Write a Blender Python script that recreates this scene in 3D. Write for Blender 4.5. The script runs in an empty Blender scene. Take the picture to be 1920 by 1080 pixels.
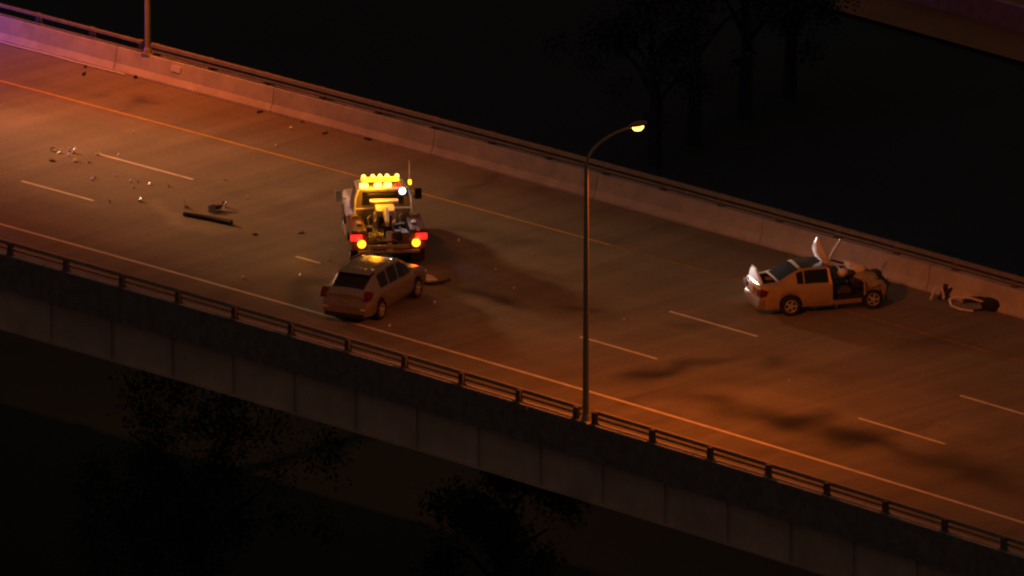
import bpy, bmesh, math, random
from mathutils import Vector, Matrix, noise
random.seed(7)
sc = bpy.context.scene
C = sc.collection
R = math.radians

# ------------------------------------------------------------------ camera
PHI, DIST, FPX = 0.28562, 473.3, 29325.0
cam = bpy.data.cameras.new('camera'); camo = bpy.data.objects.new('camera', cam); C.objects.link(camo)
camo.location = (0, -DIST*math.cos(PHI), DIST*math.sin(PHI))
camo.rotation_euler = (math.pi/2-PHI, 0, 0)
cam.lens = FPX/1920*36; cam.sensor_width = 36; cam.clip_start = 5; cam.clip_end = 6000
sc.camera = camo
# ------------------------------------------------------------------ night sky, exposure
w = bpy.data.worlds.new('World'); sc.world = w; w.use_nodes = True
w.node_tree.nodes['Background'].inputs[0].default_value = (1.0, .52, .30, 1)
w.node_tree.nodes['Background'].inputs[1].default_value = 0.050
sc.view_settings.view_transform = 'Standard'; sc.view_settings.look = 'None'
sc.view_settings.exposure = 0; sc.view_settings.gamma = 1
sc.render.engine = 'CYCLES'
sc.cycles.pixel_filter_type = 'BLACKMAN_HARRIS'; sc.cycles.filter_width = 2.3
sc.cycles.sample_clamp_indirect = 4
SODIUM = (1.0, .162, .006)
P_STREET, P_HEAD, P_FLOOD, P_BLUE, P_BEACON = 2800, 130000, 52000, 1000, 32

# ------------------------------------------------------------------ road frame (s along, o across, + is the far side)
TH0, K1, K2, K3, Y0, W = 0.78511, 1.3814e-3, 1.007e-5*1.2276, -3.913e-7, -0.428, 3.8097
EDGE = 1.5*W; FAR_SH = 3.22; NEAR_SH = 3.70
_S0, _S1, _DS = -420., 420., .5
def _k(s):
    c = max(-45, min(45, s))
    th = TH0+K1*c+K2*c*c+K3*c**3
    if s != c: th += (s-c)*K1*.5
    return th
_tab = {}
def _mk():
    x, y = 0., Y0; _tab[0] = (x, y); n = int(_S1/_DS)
    for sg in (1, -1):
        x, y = 0., Y0
        for i in range(n):
            t = _k(sg*(i+.5)*_DS); x += sg*math.cos(t)*_DS; y -= sg*math.sin(t)*_DS
            _tab[sg*(i+1)] = (x, y)
_mk()
def road(s, o, z=0):
    i = math.floor(s/_DS); f = s/_DS-i
    a, b = _tab[i], _tab[i+1]; t = _k(s)
    return Vector((a[0]*(1-f)+b[0]*f+o*math.sin(t), a[1]*(1-f)+b[1]*f+o*math.cos(t), z))
def head(s): return -_k(s)              # rotz of a thing whose +x runs along the road
CP = Vector(camo.location)
def at(px, py, z=0):                    # photograph pixel -> point at height z
    d = Vector((0, math.cos(PHI), -math.sin(PHI)))+Vector((1, 0, 0))*((px-960)/FPX)+Vector((0, math.sin(PHI), math.cos(PHI)))*((540-py)/FPX)
    return CP+d*((z-CP.z)/d.z)
def so(p):
    s = 0.
    for _ in range(25):
        t = _k(s); q = road(s, 0); dx, dy = p.x-q.x, p.y-q.y
        s += dx*math.cos(t)-dy*math.sin(t)
    t = _k(s); q = road(s, 0)
    return s, (p.x-q.x)*math.sin(t)+(p.y-q.y)*math.cos(t)

# ------------------------------------------------------------------ materials
def mat(name, col, rough=.7, metal=0., emis=None, es=0., var=.12, scale=3., bump=0., coat=0., spec=.5):
    m = bpy.data.materials.new(name); m.use_nodes = True; nt = m.node_tree; b = nt.nodes['Principled BSDF']
    b.inputs['Roughness'].default_value = rough; b.inputs['Metallic'].default_value = metal
    b.inputs['Coat Weight'].default_value = coat; b.inputs['Specular IOR Level'].default_value = spec
    tc = nt.nodes.new('ShaderNodeTexCoord'); n = nt.nodes.new('ShaderNodeTexNoise')
    n.inputs['Scale'].default_value = scale; n.inputs['Detail'].default_value = 6; n.inputs['Roughness'].default_value = .65
    nt.links.new(tc.outputs['Object'], n.inputs['Vector'])
    r = nt.nodes.new('ShaderNodeValToRGB')
    r.color_ramp.elements[0].position = .3; r.color_ramp.elements[1].position = .7
    r.color_ramp.elements[0].color = [c*(1-var) for c in col]+[1]; r.color_ramp.elements[1].color = [min(1, c*(1+var)) for c in col]+[1]
    nt.links.new(n.outputs['Fac'], r.inputs[0]); nt.links.new(r.outputs[0], b.inputs['Base Color'])
    if bump:
        bp = nt.nodes.new('ShaderNodeBump'); bp.inputs['Strength'].default_value = bump; bp.inputs['Distance'].default_value = .02
        nt.links.new(n.outputs['Fac'], bp.inputs['Height']); nt.links.new(bp.outputs[0], b.inputs['Normal'])
    if emis:
        b.inputs['Emission Color'].default_value = (*emis, 1); b.inputs['Emission Strength'].default_value = es
    return m
M = dict(
 wall=mat('pale weathered concrete', (.58, .56, .64), .9, var=.22, scale=1.3, bump=.2),
 slab=mat('dirty concrete', (.22, .21, .20), .95, var=.2, scale=.8),
 wallshade=mat('shade-toned concrete', (.15, .18, .24), .95, var=.3),  # dark tone stands in for shade on the near barrier's outer face
 girder=mat('painted girder', (.50, .46, .50), .8, var=.25, scale=.6),
 rail=mat('galvanized railing', (.36, .33, .33), .55, metal=.35, var=.2),
 paintw=mat('white road paint', (.82, .80, .76), .7, var=.2, scale=2.),
 painty=mat('yellow road paint', (.60, .40, .10), .7, var=.2, scale=2.),
 paintworn=mat('worn yellow road paint', (.34, .235, .10), .8, var=.45, scale=1.2),
 white=mat('white vehicle paint', (.74, .74, .74), .4, coat=.3, var=.05),
 silver=mat('silver car paint', (.44, .38, .33), .24, metal=.75, coat=.4, var=.06),
 gold=mat('champagne car paint', (.52, .39, .23), .33, metal=.35, coat=.5, var=.08),
 glass=mat('dark car glass', (.012, .013, .015), .12, var=.02),
 black=mat('black plastic', (.02, .02, .02), .55, var=.2),
 cloth=mat('dark seat fabric', (.07, .065, .06), .9, var=.2, scale=9),
 tyre=mat('tyre rubber', (.018, .018, .018), .8, var=.2),
 rim=mat('alloy wheel', (.50, .49, .48), .45, metal=.25),
 steel=mat('worn steel', (.38, .37, .36), .45, metal=.6, var=.3, scale=6),
 darksteel=mat('dark greasy steel', (.07, .065, .06), .6, metal=.3, var=.4, scale=6),
 boom=mat('painted boom', (.62, .60, .56), .5, var=.15),
 redbody=mat('dark red body paint', (.10, .03, .028), .4, coat=.3, var=.1),
 cabback=mat('dark cab back', (.20, .16, .14), .6, var=.3),  # darker than the white cab sides
 roofdark=mat('dark roof paint', (.035, .03, .028), .3, coat=.4),  # roof tone, darker than the rest of the sedan
 redlens=mat('unlit red lens', (.12, .010, .008), .25),
 clear=mat('clear lens', (.7, .7, .7), .15),
 redlit=mat('lit red lens', (.5, .01, .01), .3, emis=(1, .012, .008), es=3.2),
 amblit=mat('lit amber lens', (.7, .4, .02), .3, emis=(1, .40, .010), es=5.),
 ambhot=mat('lit amber beacon', (.7, .4, .05), .3, emis=(1, .48, .07), es=7.),
 whtlit=mat('lit white lamp', (.8, .8, .8), .3, emis=(.9, .95, 1), es=7.),
 blulit=mat('lit blue beacon', (.1, .1, .6), .3, emis=(.15, .1, 1), es=8.),
 sodium=mat('sodium lamp bowl', (.8, .7, .5), .3, emis=(1, .50, .07), es=6.),
 lampgrey=mat('lamp housing', (.30, .29, .28), .6, metal=.3),
 postm=mat('weathered post', (.16, .14, .15), .7, metal=.2, var=.2),
 pole=mat('aluminium pole', (.40, .38, .36), .5, metal=.4),
 shard=mat('pale plastic shard', (.85, .84, .84), .35, var=.1),
 glint=mat('chrome trim shard', (.85, .85, .88), .45, metal=.4, var=.05),
 trunkm=mat('bark', (.008, .03, .05), .9, bump=.4),
 leaf=mat('leaves', (.03, .05, .07), .8, var=.4, scale=1.),
 plate=mat('white plate', (.8, .8, .8), .5, var=.04),
 airbag=mat('off white airbag cloth', (.78, .70, .58), .9, var=.08),
)

# ------------------------------------------------------------------ mesh helpers
class MB:
    def __init__(s): s.v = []; s.f = []
    def add(s, vs, fs, T=None):
        k = len(s.v); s.v += [tuple(T @ Vector(v)) if T else tuple(v) for v in vs]; s.f += [tuple(i+k for i in f) for f in fs]; return s
    def box(s, c, d, T=None, taper=1.):
        x, y, z = d[0]/2, d[1]/2, d[2]/2; vs = []
        for dz in (-1, 1):
            t = taper if dz > 0 else 1
            for a, b in ((-1, -1), (1, -1), (1, 1), (-1, 1)): vs.append((c[0]+a*x*t, c[1]+b*y*t, c[2]+dz*z))
        return s.add(vs, [(3, 2, 1, 0), (4, 5, 6, 7), (0, 1, 5, 4), (1, 2, 6, 5), (2, 3, 7, 6), (3, 0, 4, 7)], T)
    def tube(s, pts, r, n=8, T=None):
        pts = [Vector(p) for p in pts]; rr = r if isinstance(r, (list, tuple)) else [r]*len(pts); vs = []; fs = []
        for i, p in enumerate(pts):
            d = (pts[min(i+1, len(pts)-1)]-pts[max(i-1, 0)]).normalized()
            a = d.cross(Vector((0, 0, 1)) if abs(d.z) < .9 else Vector((1, 0, 0))).normalized(); b = d.cross(a)
            for j in range(n):
                t = 2*math.pi*j/n; vs.append(p+(a*math.cos(t)+b*math.sin(t))*rr[i])
        for i in range(len(pts)-1):
            for j in range(n): fs.append((i*n+j, i*n+(j+1) % n, (i+1)*n+(j+1) % n, (i+1)*n+j))
        fs += [tuple(range(n))[::-1], tuple((len(pts)-1)*n+j for j in range(n))]
        return s.add(vs, fs, T)
    def prism(s, poly, y0, y1, T=None):          # polygon in xz, extruded along y
        n = len(poly); vs = [(x, y0, z) for x, z in poly]+[(x, y1, z) for x, z in poly]
        fs = [tuple(range(n)), tuple(range(2*n-1, n-1, -1))]+[(i, i+n, (i+1) % n+n, (i+1) % n) for i in range(n)]
        return s.add(vs, fs, T)
    def lathe(s, prof, c, axis='y', n=20, T=None):
        vs = []; fs = []
        for r, h in prof:
            for j in range(n):
                t = 2*math.pi*j/n; a, b = r*math.cos(t), r*math.sin(t)
                vs.append({'y': (c[0]+a, c[1]+h, c[2]+b), 'z': (c[0]+a, c[1]+b, c[2]+h), 'x': (c[0]+h, c[1]+a, c[2]+b)}[axis])
        m = len(prof)
        for i in range(m-1):
            for j in range(n): fs.append((i*n+j, i*n+(j+1) % n, (i+1)*n+(j+1) % n, (i+1)*n+j))
        fs += [tuple(range(n)), tuple((m-1)*n+j for j in range(n))[::-1]]
        return s.add(vs, fs, T)
    def build(s, name, m, parent=None, smooth=False, bevel=0., loc=None, jitter=0., sub=0):
        me = bpy.data.meshes.new(name); me.from_pydata([tuple(v) for v in s.v], [], s.f); me.validate()
        bm = bmesh.new(); bm.from_mesh(me); bmesh.ops.remove_doubles(bm, verts=bm.verts, dist=1e-5); bmesh.ops.recalc_face_normals(bm, faces=bm.faces)
        if bevel: bmesh.ops.bevel(bm, geom=bm.edges[:], offset=bevel, segments=2, profile=.6, affect='EDGES')
        if sub: bmesh.ops.subdivide_edges(bm, edges=bm.edges[:], cuts=sub, use_grid_fill=True)
        if jitter:
            for v in bm.verts: v.co += Vector([random.uniform(-jitter, jitter) for _ in range(3)])
        bm.to_mesh(me); bm.free()
        if smooth:
            for p in me.polygons: p.use_smooth = True
            me.set_sharp_from_angle(angle=R(38))
        me.materials.append(M[m] if isinstance(m, str) else m)
        o = bpy.data.objects.new(name, me); C.objects.link(o)
        if parent: o.parent = parent
        if loc is not None: o.location = loc
        return o
def tag(o, label=None, cat=None, group=None, kind=None):
    if label: o['label'] = label
    if cat: o['category'] = cat
    if group: o['group'] = group
    if kind: o['kind'] = kind
    return o
def thing(name, label, cat, loc=(0, 0, 0), rz=0., group=None):
    o = bpy.data.objects.new(name, None); C.objects.link(o); o.empty_display_size = .2
    o.location = loc; o.rotation_euler = (0, 0, rz); return tag(o, label, cat, group)
def dup(root, loc, rz, label=None):
    r = root.copy(); C.objects.link(r); r.location = loc; r.rotation_euler = (0, 0, rz)
    if label: r['label'] = label
    for ch in list(root.children):
        c = ch.copy(); C.objects.link(c); c.parent = r
        for g in list(ch.children):
            d = g.copy(); C.objects.link(d); d.parent = c
    return r
def lamp(name, kind, loc, color, power, parent, size=.1, rot=None, spot=None, blend=.5):
    l = bpy.data.lights.new(name, kind); l.color = color; l.energy = power
    if kind == 'SPOT': l.spot_size = R(spot); l.spot_blend = blend; l.shadow_soft_size = size
    elif kind == 'POINT': l.shadow_soft_size = size
    o = bpy.data.objects.new(name, l); C.objects.link(o); o.parent = parent; o.location = loc
    if rot: o.rotation_euler = rot
    return o

# ------------------------------------------------------------------ ground far below, far road
GZ = -14.
def ground():
    n = 60; vs = []; fs = []
    for i in range(n+1):
        for j in range(n+1):
            a = (i/n-.5)*2; b = (j/n-.5)*2
            x = math.copysign(abs(a)**2.2, a)*3000; y = math.copysign(abs(b)**2.2, b)*3000+40
            vs.append((x, y, GZ+.1*noise.noise(Vector((x*.03, y*.03, 0)))))
    for i in range(n):
        for j in range(n): fs.append((i*(n+1)+j, (i+1)*(n+1)+j, (i+1)*(n+1)+j+1, i*(n+1)+j+1))
    mb = MB(); mb.add(vs, fs); o = mb.build('ground', mat('dark ground', (.006, .036, .066), .95, var=.25, scale=.08)); tag(o, kind='structure')
ground()
def far_road():
    mb = MB()
    a, b = at(1430, -30, GZ+.15), at(2150, 170, GZ+.15); d = (b-a).normalized(); nrm = Vector((-d.y, d.x, 0))
    a -= d*60; b += d*60
    mb.add([a-nrm*.5, b-nrm*.5, b+nrm*13, a+nrm*13], [(0, 1, 2, 3)])
    tag(mb.build('far_road', mat('far road', (.26, .17, .12), .9, var=.25, scale=.15)), kind='structure')
    mb = MB(); c = nrm*2.2
    T = None
    mb.add([a+c, b+c, b+c+nrm*.5, a+c+nrm*.5, a+c+Vector((0, 0, .9)), b+c+Vector((0, 0, .9)), b+c+nrm*.3+Vector((0, 0, .9)), a+c+nrm*.3+Vector((0, 0, .9))],
           [(0, 1, 2, 3), (4, 5, 6, 7), (0, 1, 5, 4), (1, 2, 6, 5), (2, 3, 7, 6), (3, 0, 4, 7)])
    o = mb.build('median_barrier', mat('violet grey barrier', (.42, .22, .50), .9, var=.2))
    tag(o, 'faint violet grey median barrier along the far road, top right', 'barrier')
far_road()

# ------------------------------------------------------------------ bridge deck
SA, SB = -75., 75.
O0, O1 = -(EDGE+NEAR_SH+.48), EDGE+FAR_SH+.48
STAINS_AND_SHADE = []   # px, py, rx, ry (pixels, follows the photo), tilt slope, strength (+dark, -light); stains plus painted shadow and light
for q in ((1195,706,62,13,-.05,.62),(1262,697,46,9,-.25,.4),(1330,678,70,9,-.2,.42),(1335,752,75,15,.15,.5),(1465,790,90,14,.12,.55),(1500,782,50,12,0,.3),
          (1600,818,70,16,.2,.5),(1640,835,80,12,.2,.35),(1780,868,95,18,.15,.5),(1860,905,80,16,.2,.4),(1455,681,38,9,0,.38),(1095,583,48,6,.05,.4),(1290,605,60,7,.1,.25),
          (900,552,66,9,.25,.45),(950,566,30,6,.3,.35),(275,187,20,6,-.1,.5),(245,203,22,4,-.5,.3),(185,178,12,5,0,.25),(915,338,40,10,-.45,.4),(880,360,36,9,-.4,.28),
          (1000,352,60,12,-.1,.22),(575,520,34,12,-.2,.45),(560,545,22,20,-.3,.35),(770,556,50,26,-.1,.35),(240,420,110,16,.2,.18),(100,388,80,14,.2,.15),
          (520,392,60,8,-.3,.18),(600,372,40,6,-.3,.16),(870,430,70,8,.1,.3),(985,455,90,8,.1,.25),(1380,712,60,10,0,.18),(1560,700,90,12,.1,.2),(1740,640,90,14,.1,.22),  # dark bands right of the tow truck are its cast shadow, painted in
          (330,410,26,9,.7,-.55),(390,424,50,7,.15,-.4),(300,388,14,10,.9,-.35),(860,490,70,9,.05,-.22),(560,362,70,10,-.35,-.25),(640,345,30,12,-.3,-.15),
          (1000,628,90,16,.1,-.2),(1430,742,90,16,.1,-.18),(1560,770,90,12,.15,-.2),(40,225,70,18,-.1,-.3),(1780,790,60,4,-.4,-.3),(1755,812,50,3,-.3,-.25),  # pale patch at the far left is lamp light painted into the deck
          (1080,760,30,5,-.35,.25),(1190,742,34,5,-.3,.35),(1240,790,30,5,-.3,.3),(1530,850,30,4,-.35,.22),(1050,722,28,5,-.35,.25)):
    p = at(q[0], q[1]); STAINS_AND_SHADE.append((p.x, p.y, q[2]/62., q[3]/17.5, q[4]*62/17.5*-1, q[5]))
def deck():
    ds, do = .22, .22
    ns, no = int((SB-SA)/ds), int((O1-O0)/do); vs = []; fs = []; st = []; uv = []
    for i in range(ns+1):
        s = SA+(SB-SA)*i/ns
        for j in range(no+1):
            o = O0+(O1-O0)*j/no; p = road(s, o); vs.append(p); uv.append((s, o)); v = 0.
            if abs(p.x) < 19:
                wx = p.x+.5*noise.noise(Vector((p.x*.9, p.y*.9, 1))); wy = p.y+.8*noise.noise(Vector((p.x*.7, p.y*.7, 7)))
                for x, y, rx, ry, k, a in STAINS_AND_SHADE:
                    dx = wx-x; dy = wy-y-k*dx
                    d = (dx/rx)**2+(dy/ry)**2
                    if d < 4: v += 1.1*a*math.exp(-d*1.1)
            v += .16*noise.noise(Vector((s*.9, o*.16, 3)))+.10*noise.noise(Vector((s*.14, o*.9, 5)))
            for y in (1.0, 2.8, -1.0, -2.8, 4.9, -4.9): pass
            st.append(v)
    for i in range(ns):
        for j in range(no): fs.append((i*(no+1)+j, (i+1)*(no+1)+j, (i+1)*(no+1)+j+1, i*(no+1)+j+1))
    me = bpy.data.meshes.new('road'); me.from_pydata([tuple(v) for v in vs], [], fs)
    for p in me.polygons: p.use_smooth = True
    at_ = me.attributes.new('wear_shade', 'FLOAT', 'POINT'); at_.data.foreach_set('value', st)
    ul = me.uv_layers.new(name='road')
    for l in me.loops: ul.data[l.index].uv = uv[l.vertex_index]
    m = bpy.data.materials.new('worn concrete deck'); m.use_nodes = True; nt = m.node_tree; b = nt.nodes['Principled BSDF']; N = nt.nodes.new; Lk = nt.links.new
    b.inputs['Roughness'].default_value = .82; b.inputs['Specular IOR Level'].default_value = .35
    u = N('ShaderNodeUVMap'); u.uv_map = 'road'
    def nz(sx, sy, sc_, det=6):
        mp = N('ShaderNodeMapping'); mp.inputs['Scale'].default_value = (sx, sy, 1); Lk(u.outputs[0], mp.inputs[0])
        n = N('ShaderNodeTexNoise'); n.inputs['Scale'].default_value = sc_; n.inputs['Detail'].default_value = det; n.inputs['Roughness'].default_value = .6
        Lk(mp.outputs[0], n.inputs['Vector']); return n.outputs['Fac']
    def math_(op, a, b_, c=None):
        n = N('ShaderNodeMath'); n.operation = op
        for i, x in enumerate((a, b_, c)):
            if x is None: continue
            if isinstance(x, (int, float)): n.inputs[i].default_value = x
            else: Lk(x, n.inputs[i])
        return n.outputs[0]
    a = N('ShaderNodeAttribute'); a.attribute_name = 'wear_shade'
    v = math_('MULTIPLY_ADD', a.outputs['Fac'], -1.0, 1.0)
    t1 = math_('MULTIPLY_ADD', nz(1.6, .10, 1.0, 9), .75, .62)      # transverse texture of the deck
    t2 = math_('MULTIPLY_ADD', nz(.10, 1.0, 1.4), .34, .83)      # wheel paths along it
    t3 = math_('MULTIPLY_ADD', nz(1, 1, 7., 9), .5, .75)
    v = math_('MULTIPLY', v, math_('MULTIPLY', t1, math_('MULTIPLY', t2, t3)))
    v = math_('MAXIMUM', v, .12)
    mx = N('ShaderNodeVectorMath'); mx.operation = 'SCALE'; mx.inputs[0].default_value = (.215, .20, .185); Lk(v, mx.inputs['Scale'])
    Lk(mx.outputs[0], b.inputs['Base Color'])
    bp = N('ShaderNodeBump'); bp.inputs['Strength'].default_value = .25; bp.inputs['Distance'].default_value = .01; Lk(nz(1, 1, 14.), bp.inputs['Height']); Lk(bp.outputs[0], b.inputs['Normal'])
    me.materials.append(m); o = bpy.data.objects.new('road', me); C.objects.link(o); tag(o, kind='structure')
deck()
def strip(mb, s0, s1, o, wd, z=.004, st=.75):
    n = max(1, int(abs(s1-s0)/st))
    for i in range(n):
        a, b = s0+(s1-s0)*i/n, s0+(s1-s0)*(i+1)/n
        mb.add([road(a, o-wd/2, z), road(b, o-wd/2, z), road(b, o+wd/2, z), road(a, o+wd/2, z)], [(0, 1, 2, 3)])
mb = MB()
for l, starts in ((.5*W, (180, 727, 1255, 1800)), (-.5*W, (-490, 40, 555, 1088, 1610, 2140))):
    ends = {180: 362, 727: 900, 1255: 1420, 1800: 1960, -490: -320, 40: 176, 555: 600, 1088: 1232, 1610: 1772, 2140: 2300}
    for x in starts:
        def s_at(x):
            s = (x-960)/43.
            for _ in range(15):
                p = road(s, l); d = (p.y+DIST*math.cos(PHI))*math.cos(PHI)+DIST*math.sin(PHI)**2
                s -= (960+FPX*p.x/d-x)/43.
            return s
        if x == 727: continue
        strip(mb, s_at(x), s_at(ends[x]), l, .11)
tag(mb.build('lane_markings', 'paintw'), kind='structure')
mb = MB(); strip(mb, SA, -1.5, EDGE, .11); tag(mb.build('far_edge_line', 'painty'), kind='structure')
mb = MB(); strip(mb, -1.5, SB, EDGE, .10); tag(mb.build('worn_edge_line', 'paintworn'), kind='structure')
mb = MB(); strip(mb, SA, SB, -EDGE, .13); tag(mb.build('near_edge_line', 'paintw'), kind='structure')

def sweep(mb, prof, s0, s1, base, st=1.0, side=1):        # prof: (outward offset, z); closed polygon
    n = max(1, int(math.ceil((s1-s0)/st))); k = len(prof); vs = []; fs = []
    for i in range(n+1):
        s = s0+(s1-s0)*i/n
        for a, z in prof: vs.append(road(s, base+side*a, z)-ORG)
    for i in range(n):
        for j in range(k): fs.append((i*k+j, i*k+(j+1) % k, (i+1)*k+(j+1) % k, (i+1)*k+j))
    fs += [tuple(range(k)), tuple(n*k+j for j in range(k))[::-1]]
    mb.add(vs, fs)
ORG = Vector((0, 0, 0))
# deck slab and girders belong to the bridge
ORG = road(0, O0, 0)
br = thing('bridge', 'dark overpass structure under the deck with a stiffened side girder', 'bridge', ORG)
mb = MB(); sweep(mb, [(O0, -.02), (O1, -.02), (O1, -.30), (O1-.9, -.36), (O0+.9, -.36), (O0, -.30)], SA, SB, 0); mb.build('deck_slab', 'slab', br)
for base, sd in ((O0+.30, 1), (O1-.30, -1)):
    mb = MB(); sweep(mb, [(0, -.34), (.03, -.34), (.03, -1.62), (0, -1.62)], SA, SB, base, side=sd)
    sweep(mb, [(-.12, -1.62), (.25, -1.62), (.25, -1.68), (-.12, -1.68)], SA, SB, base, side=sd)
    mb.build('girder', 'girder', br)
    if sd < 0: continue
    s = SA+1.2+2.65*9
    while s < SB-25:
        a = [road(s, base-.10, -.36)-ORG, road(s+.06, base-.10, -.36)-ORG, road(s+.06, base, -.36)-ORG, road(s, base, -.36)-ORG]
        b = [v+Vector((0, 0, -1.25)) for v in a]
        mb = MB(); mb.add(a+b, [(0, 1, 2, 3), (4, 5, 6, 7), (0, 1, 5, 4), (1, 2, 6, 5), (2, 3, 7, 6), (3, 0, 4, 7)]); mb.build('stiffener', 'girder', br); s += 2.65
mb = MB()
for o in (-4.5, 0, 4.5): sweep(mb, [(0, -.36), (.4, -.36), (.4, -1.6), (0, -1.6)], SA, SB, o)
mb.build('inner_girder', 'slab', br)
for s in (-68, 68):
    mb = MB(); c = road(s, 0)-ORG
    T = Matrix.Translation(c) @ Matrix.Rotation(head(s), 4, 'Z')
    mb.box((0, 0, -2.2), (1.4, 14, 1.1), T); 
    for y in (-5, 0, 5): mb.tube([T @ Vector((0, y, -2.6)), T @ Vector((0, y, GZ-1))], .55, 14)
    mb.build('pier', 'slab', br)

# barriers with joints
JERSEY = [(0, 0), (0, .07), (.13, .30), (.20, .78), (.44, .78), (.47, 0)]
JERSEY = [(0, .003), (0, .08), (.11, .28), (.18, .79), (.44, .79), (.48, .003)]
def s_for(px, o, z=0):
    s = (px-960)/43.
    for _ in range(20):
        p = road(s, o, z); d = (p.y+DIST*math.cos(PHI))*math.cos(PHI)-(p.z-DIST*math.sin(PHI))*math.sin(PHI)
        s -= (960+FPX*p.x/d-px)/43.
    return s
for nm, base, sd, j0, lab in (('concrete_barrier', EDGE+FAR_SH, 1, s_for(213, EDGE+FAR_SH), 'pale concrete barrier wall with dark joints along the far side of the deck'),
                          ('concrete_barrier', -(EDGE+NEAR_SH), -1, s_for(100, -EDGE-NEAR_SH), 'shadowed concrete barrier wall along the near edge of the deck')):
    ORG = road(0, base); t = thing(nm, lab, 'barrier', ORG)
    s = j0-7.0*12
    while s < SB:
        a, b = max(SA, s), min(SB, s+6.965)
        if b > a+.5:
            mb = MB(); sweep(mb, JERSEY, a, b, base, side=sd, st=1.2); mb.build('wall_segment', 'wall', t)
            if sd < 0: mb = MB(); sweep(mb, [(.488, -.30), (.50, -.30), (.462, .775), (.450, .775)], a, b, base, side=sd, st=1.2); mb.build('shade_panel', 'wallshade', t)  # thin added panel, shade of the outer face put into its colour
        s += 7.0
    # joint filler set back in each gap
    s = j0-7.0*12
    while s < SB:
        if s > SA: mb = MB(); sweep(mb, [(a+.04 if a < .3 else a-.04, z-.03 if z > .1 else z) for a, z in JERSEY], s-.034, s-.002, base, side=sd); mb.build('joint_filler', 'black', t)
        s += 7.0

# railings on top of the barriers
S_LEFTPOLE = s_for(278, EDGE+FAR_SH+.32, .79)
S_NEARPOLE = s_for(1098, -(EDGE+NEAR_SH+.32), .79)
def railing(s0, s1, base, sd, lab, first, open_=False):
    global ORG
    ORG = road((s0+s1)/2, base+sd*.31, .79); t = thing('metal_railing', lab, 'railing', ORG, 0, 'metal railings on the bridge barriers')
    for z, h, wd in (((1.09, .085, .09), (.83, .03, .05)) if open_ else ((1.07, .115, .10), (.915, .06, .07))):
        mb = MB(); sweep(mb, [(-wd/2, z), (wd/2, z), (wd/2, z+h), (-wd/2, z+h)], s0, s1, base+sd*.25); mb.build('rail', 'rail', t)
    s = first
    k = 2.45 if s1 > s0 else -2.45
    lst = []
    x = first
    while x < s1-.05:
        if x > s0: lst.append(x)
        x += 2.45
    lst += [q for q in (s0+.12, s1-.12) if all(abs(q-z_) > .5 for z_ in lst)]
    proto = None
    for x in sorted(lst):
        p = road(x, base+sd*.355, .79)-ORG
        if proto is None:
            mb = MB(); mb.box((0, 0, .012), (.26, .2, .024)); mb.prism([(-.10, .024), (.10, .024), (.085, .375), (-.085, .375)], -.055, .055)
            # the post stops under the top rail
            proto = o = mb.build('post', 'postm', t, bevel=.008)
        else:
            o = proto.copy(); C.objects.link(o); o.parent = t
        o.location = p+Vector((0, 0, 0)); o.rotation_euler = (0, 0, head(x)); pass
    return t
FB, NB = EDGE+FAR_SH, -(EDGE+NEAR_SH)
railing(SA, S_LEFTPOLE-.22, FB, 1, 'violet lit steel railing on the far barrier left of the lamp post', s_for(70, FB+.3, .79)-2.45*30, True)
railing(S_LEFTPOLE+.22, SB, FB, 1, 'long double rail railing on the far barrier right of the lamp post', S_LEFTPOLE+.34)
railing(SA, S_NEARPOLE-.24, NB, -1, 'dark silhouetted railing on the near barrier left of the lamp post', S_NEARPOLE-.36-2.45*30)
railing(S_NEARPOLE+.30, SB, NB, -1, 'dark silhouetted railing on the near barrier right of the lamp post', S_NEARPOLE+.42)

# plaque and hose at the far barrier
p = road(s_for(328, FB), FB+.125); 
mb = MB(); mb.box((0, 0, 0), (.42, .02, .20))
o = mb.build('wall_plaque', 'plate', bevel=.004); o.location = road(s_for(328, FB+.1, .5), FB+.142, .58); o.rotation_euler = (R(-8), 0, head(-15)); tag(o, 'small pale rectangular plaque fixed to the far concrete barrier', 'plaque')
mb = MB(); ORG = road(s_for(130, FB), FB)
pts = []; s = s_for(-300, FB)
while s < s_for(250, FB): pts.append(road(s, FB-.07+.02*math.sin(s*2.1), .035)-ORG); s += .4
mb.tube(pts, .028, 6); o = mb.build('cable', 'shard', smooth=True); o.location = ORG; tag(o, 'thin pale cable lying along the foot of the far barrier at left', 'cable')

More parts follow.
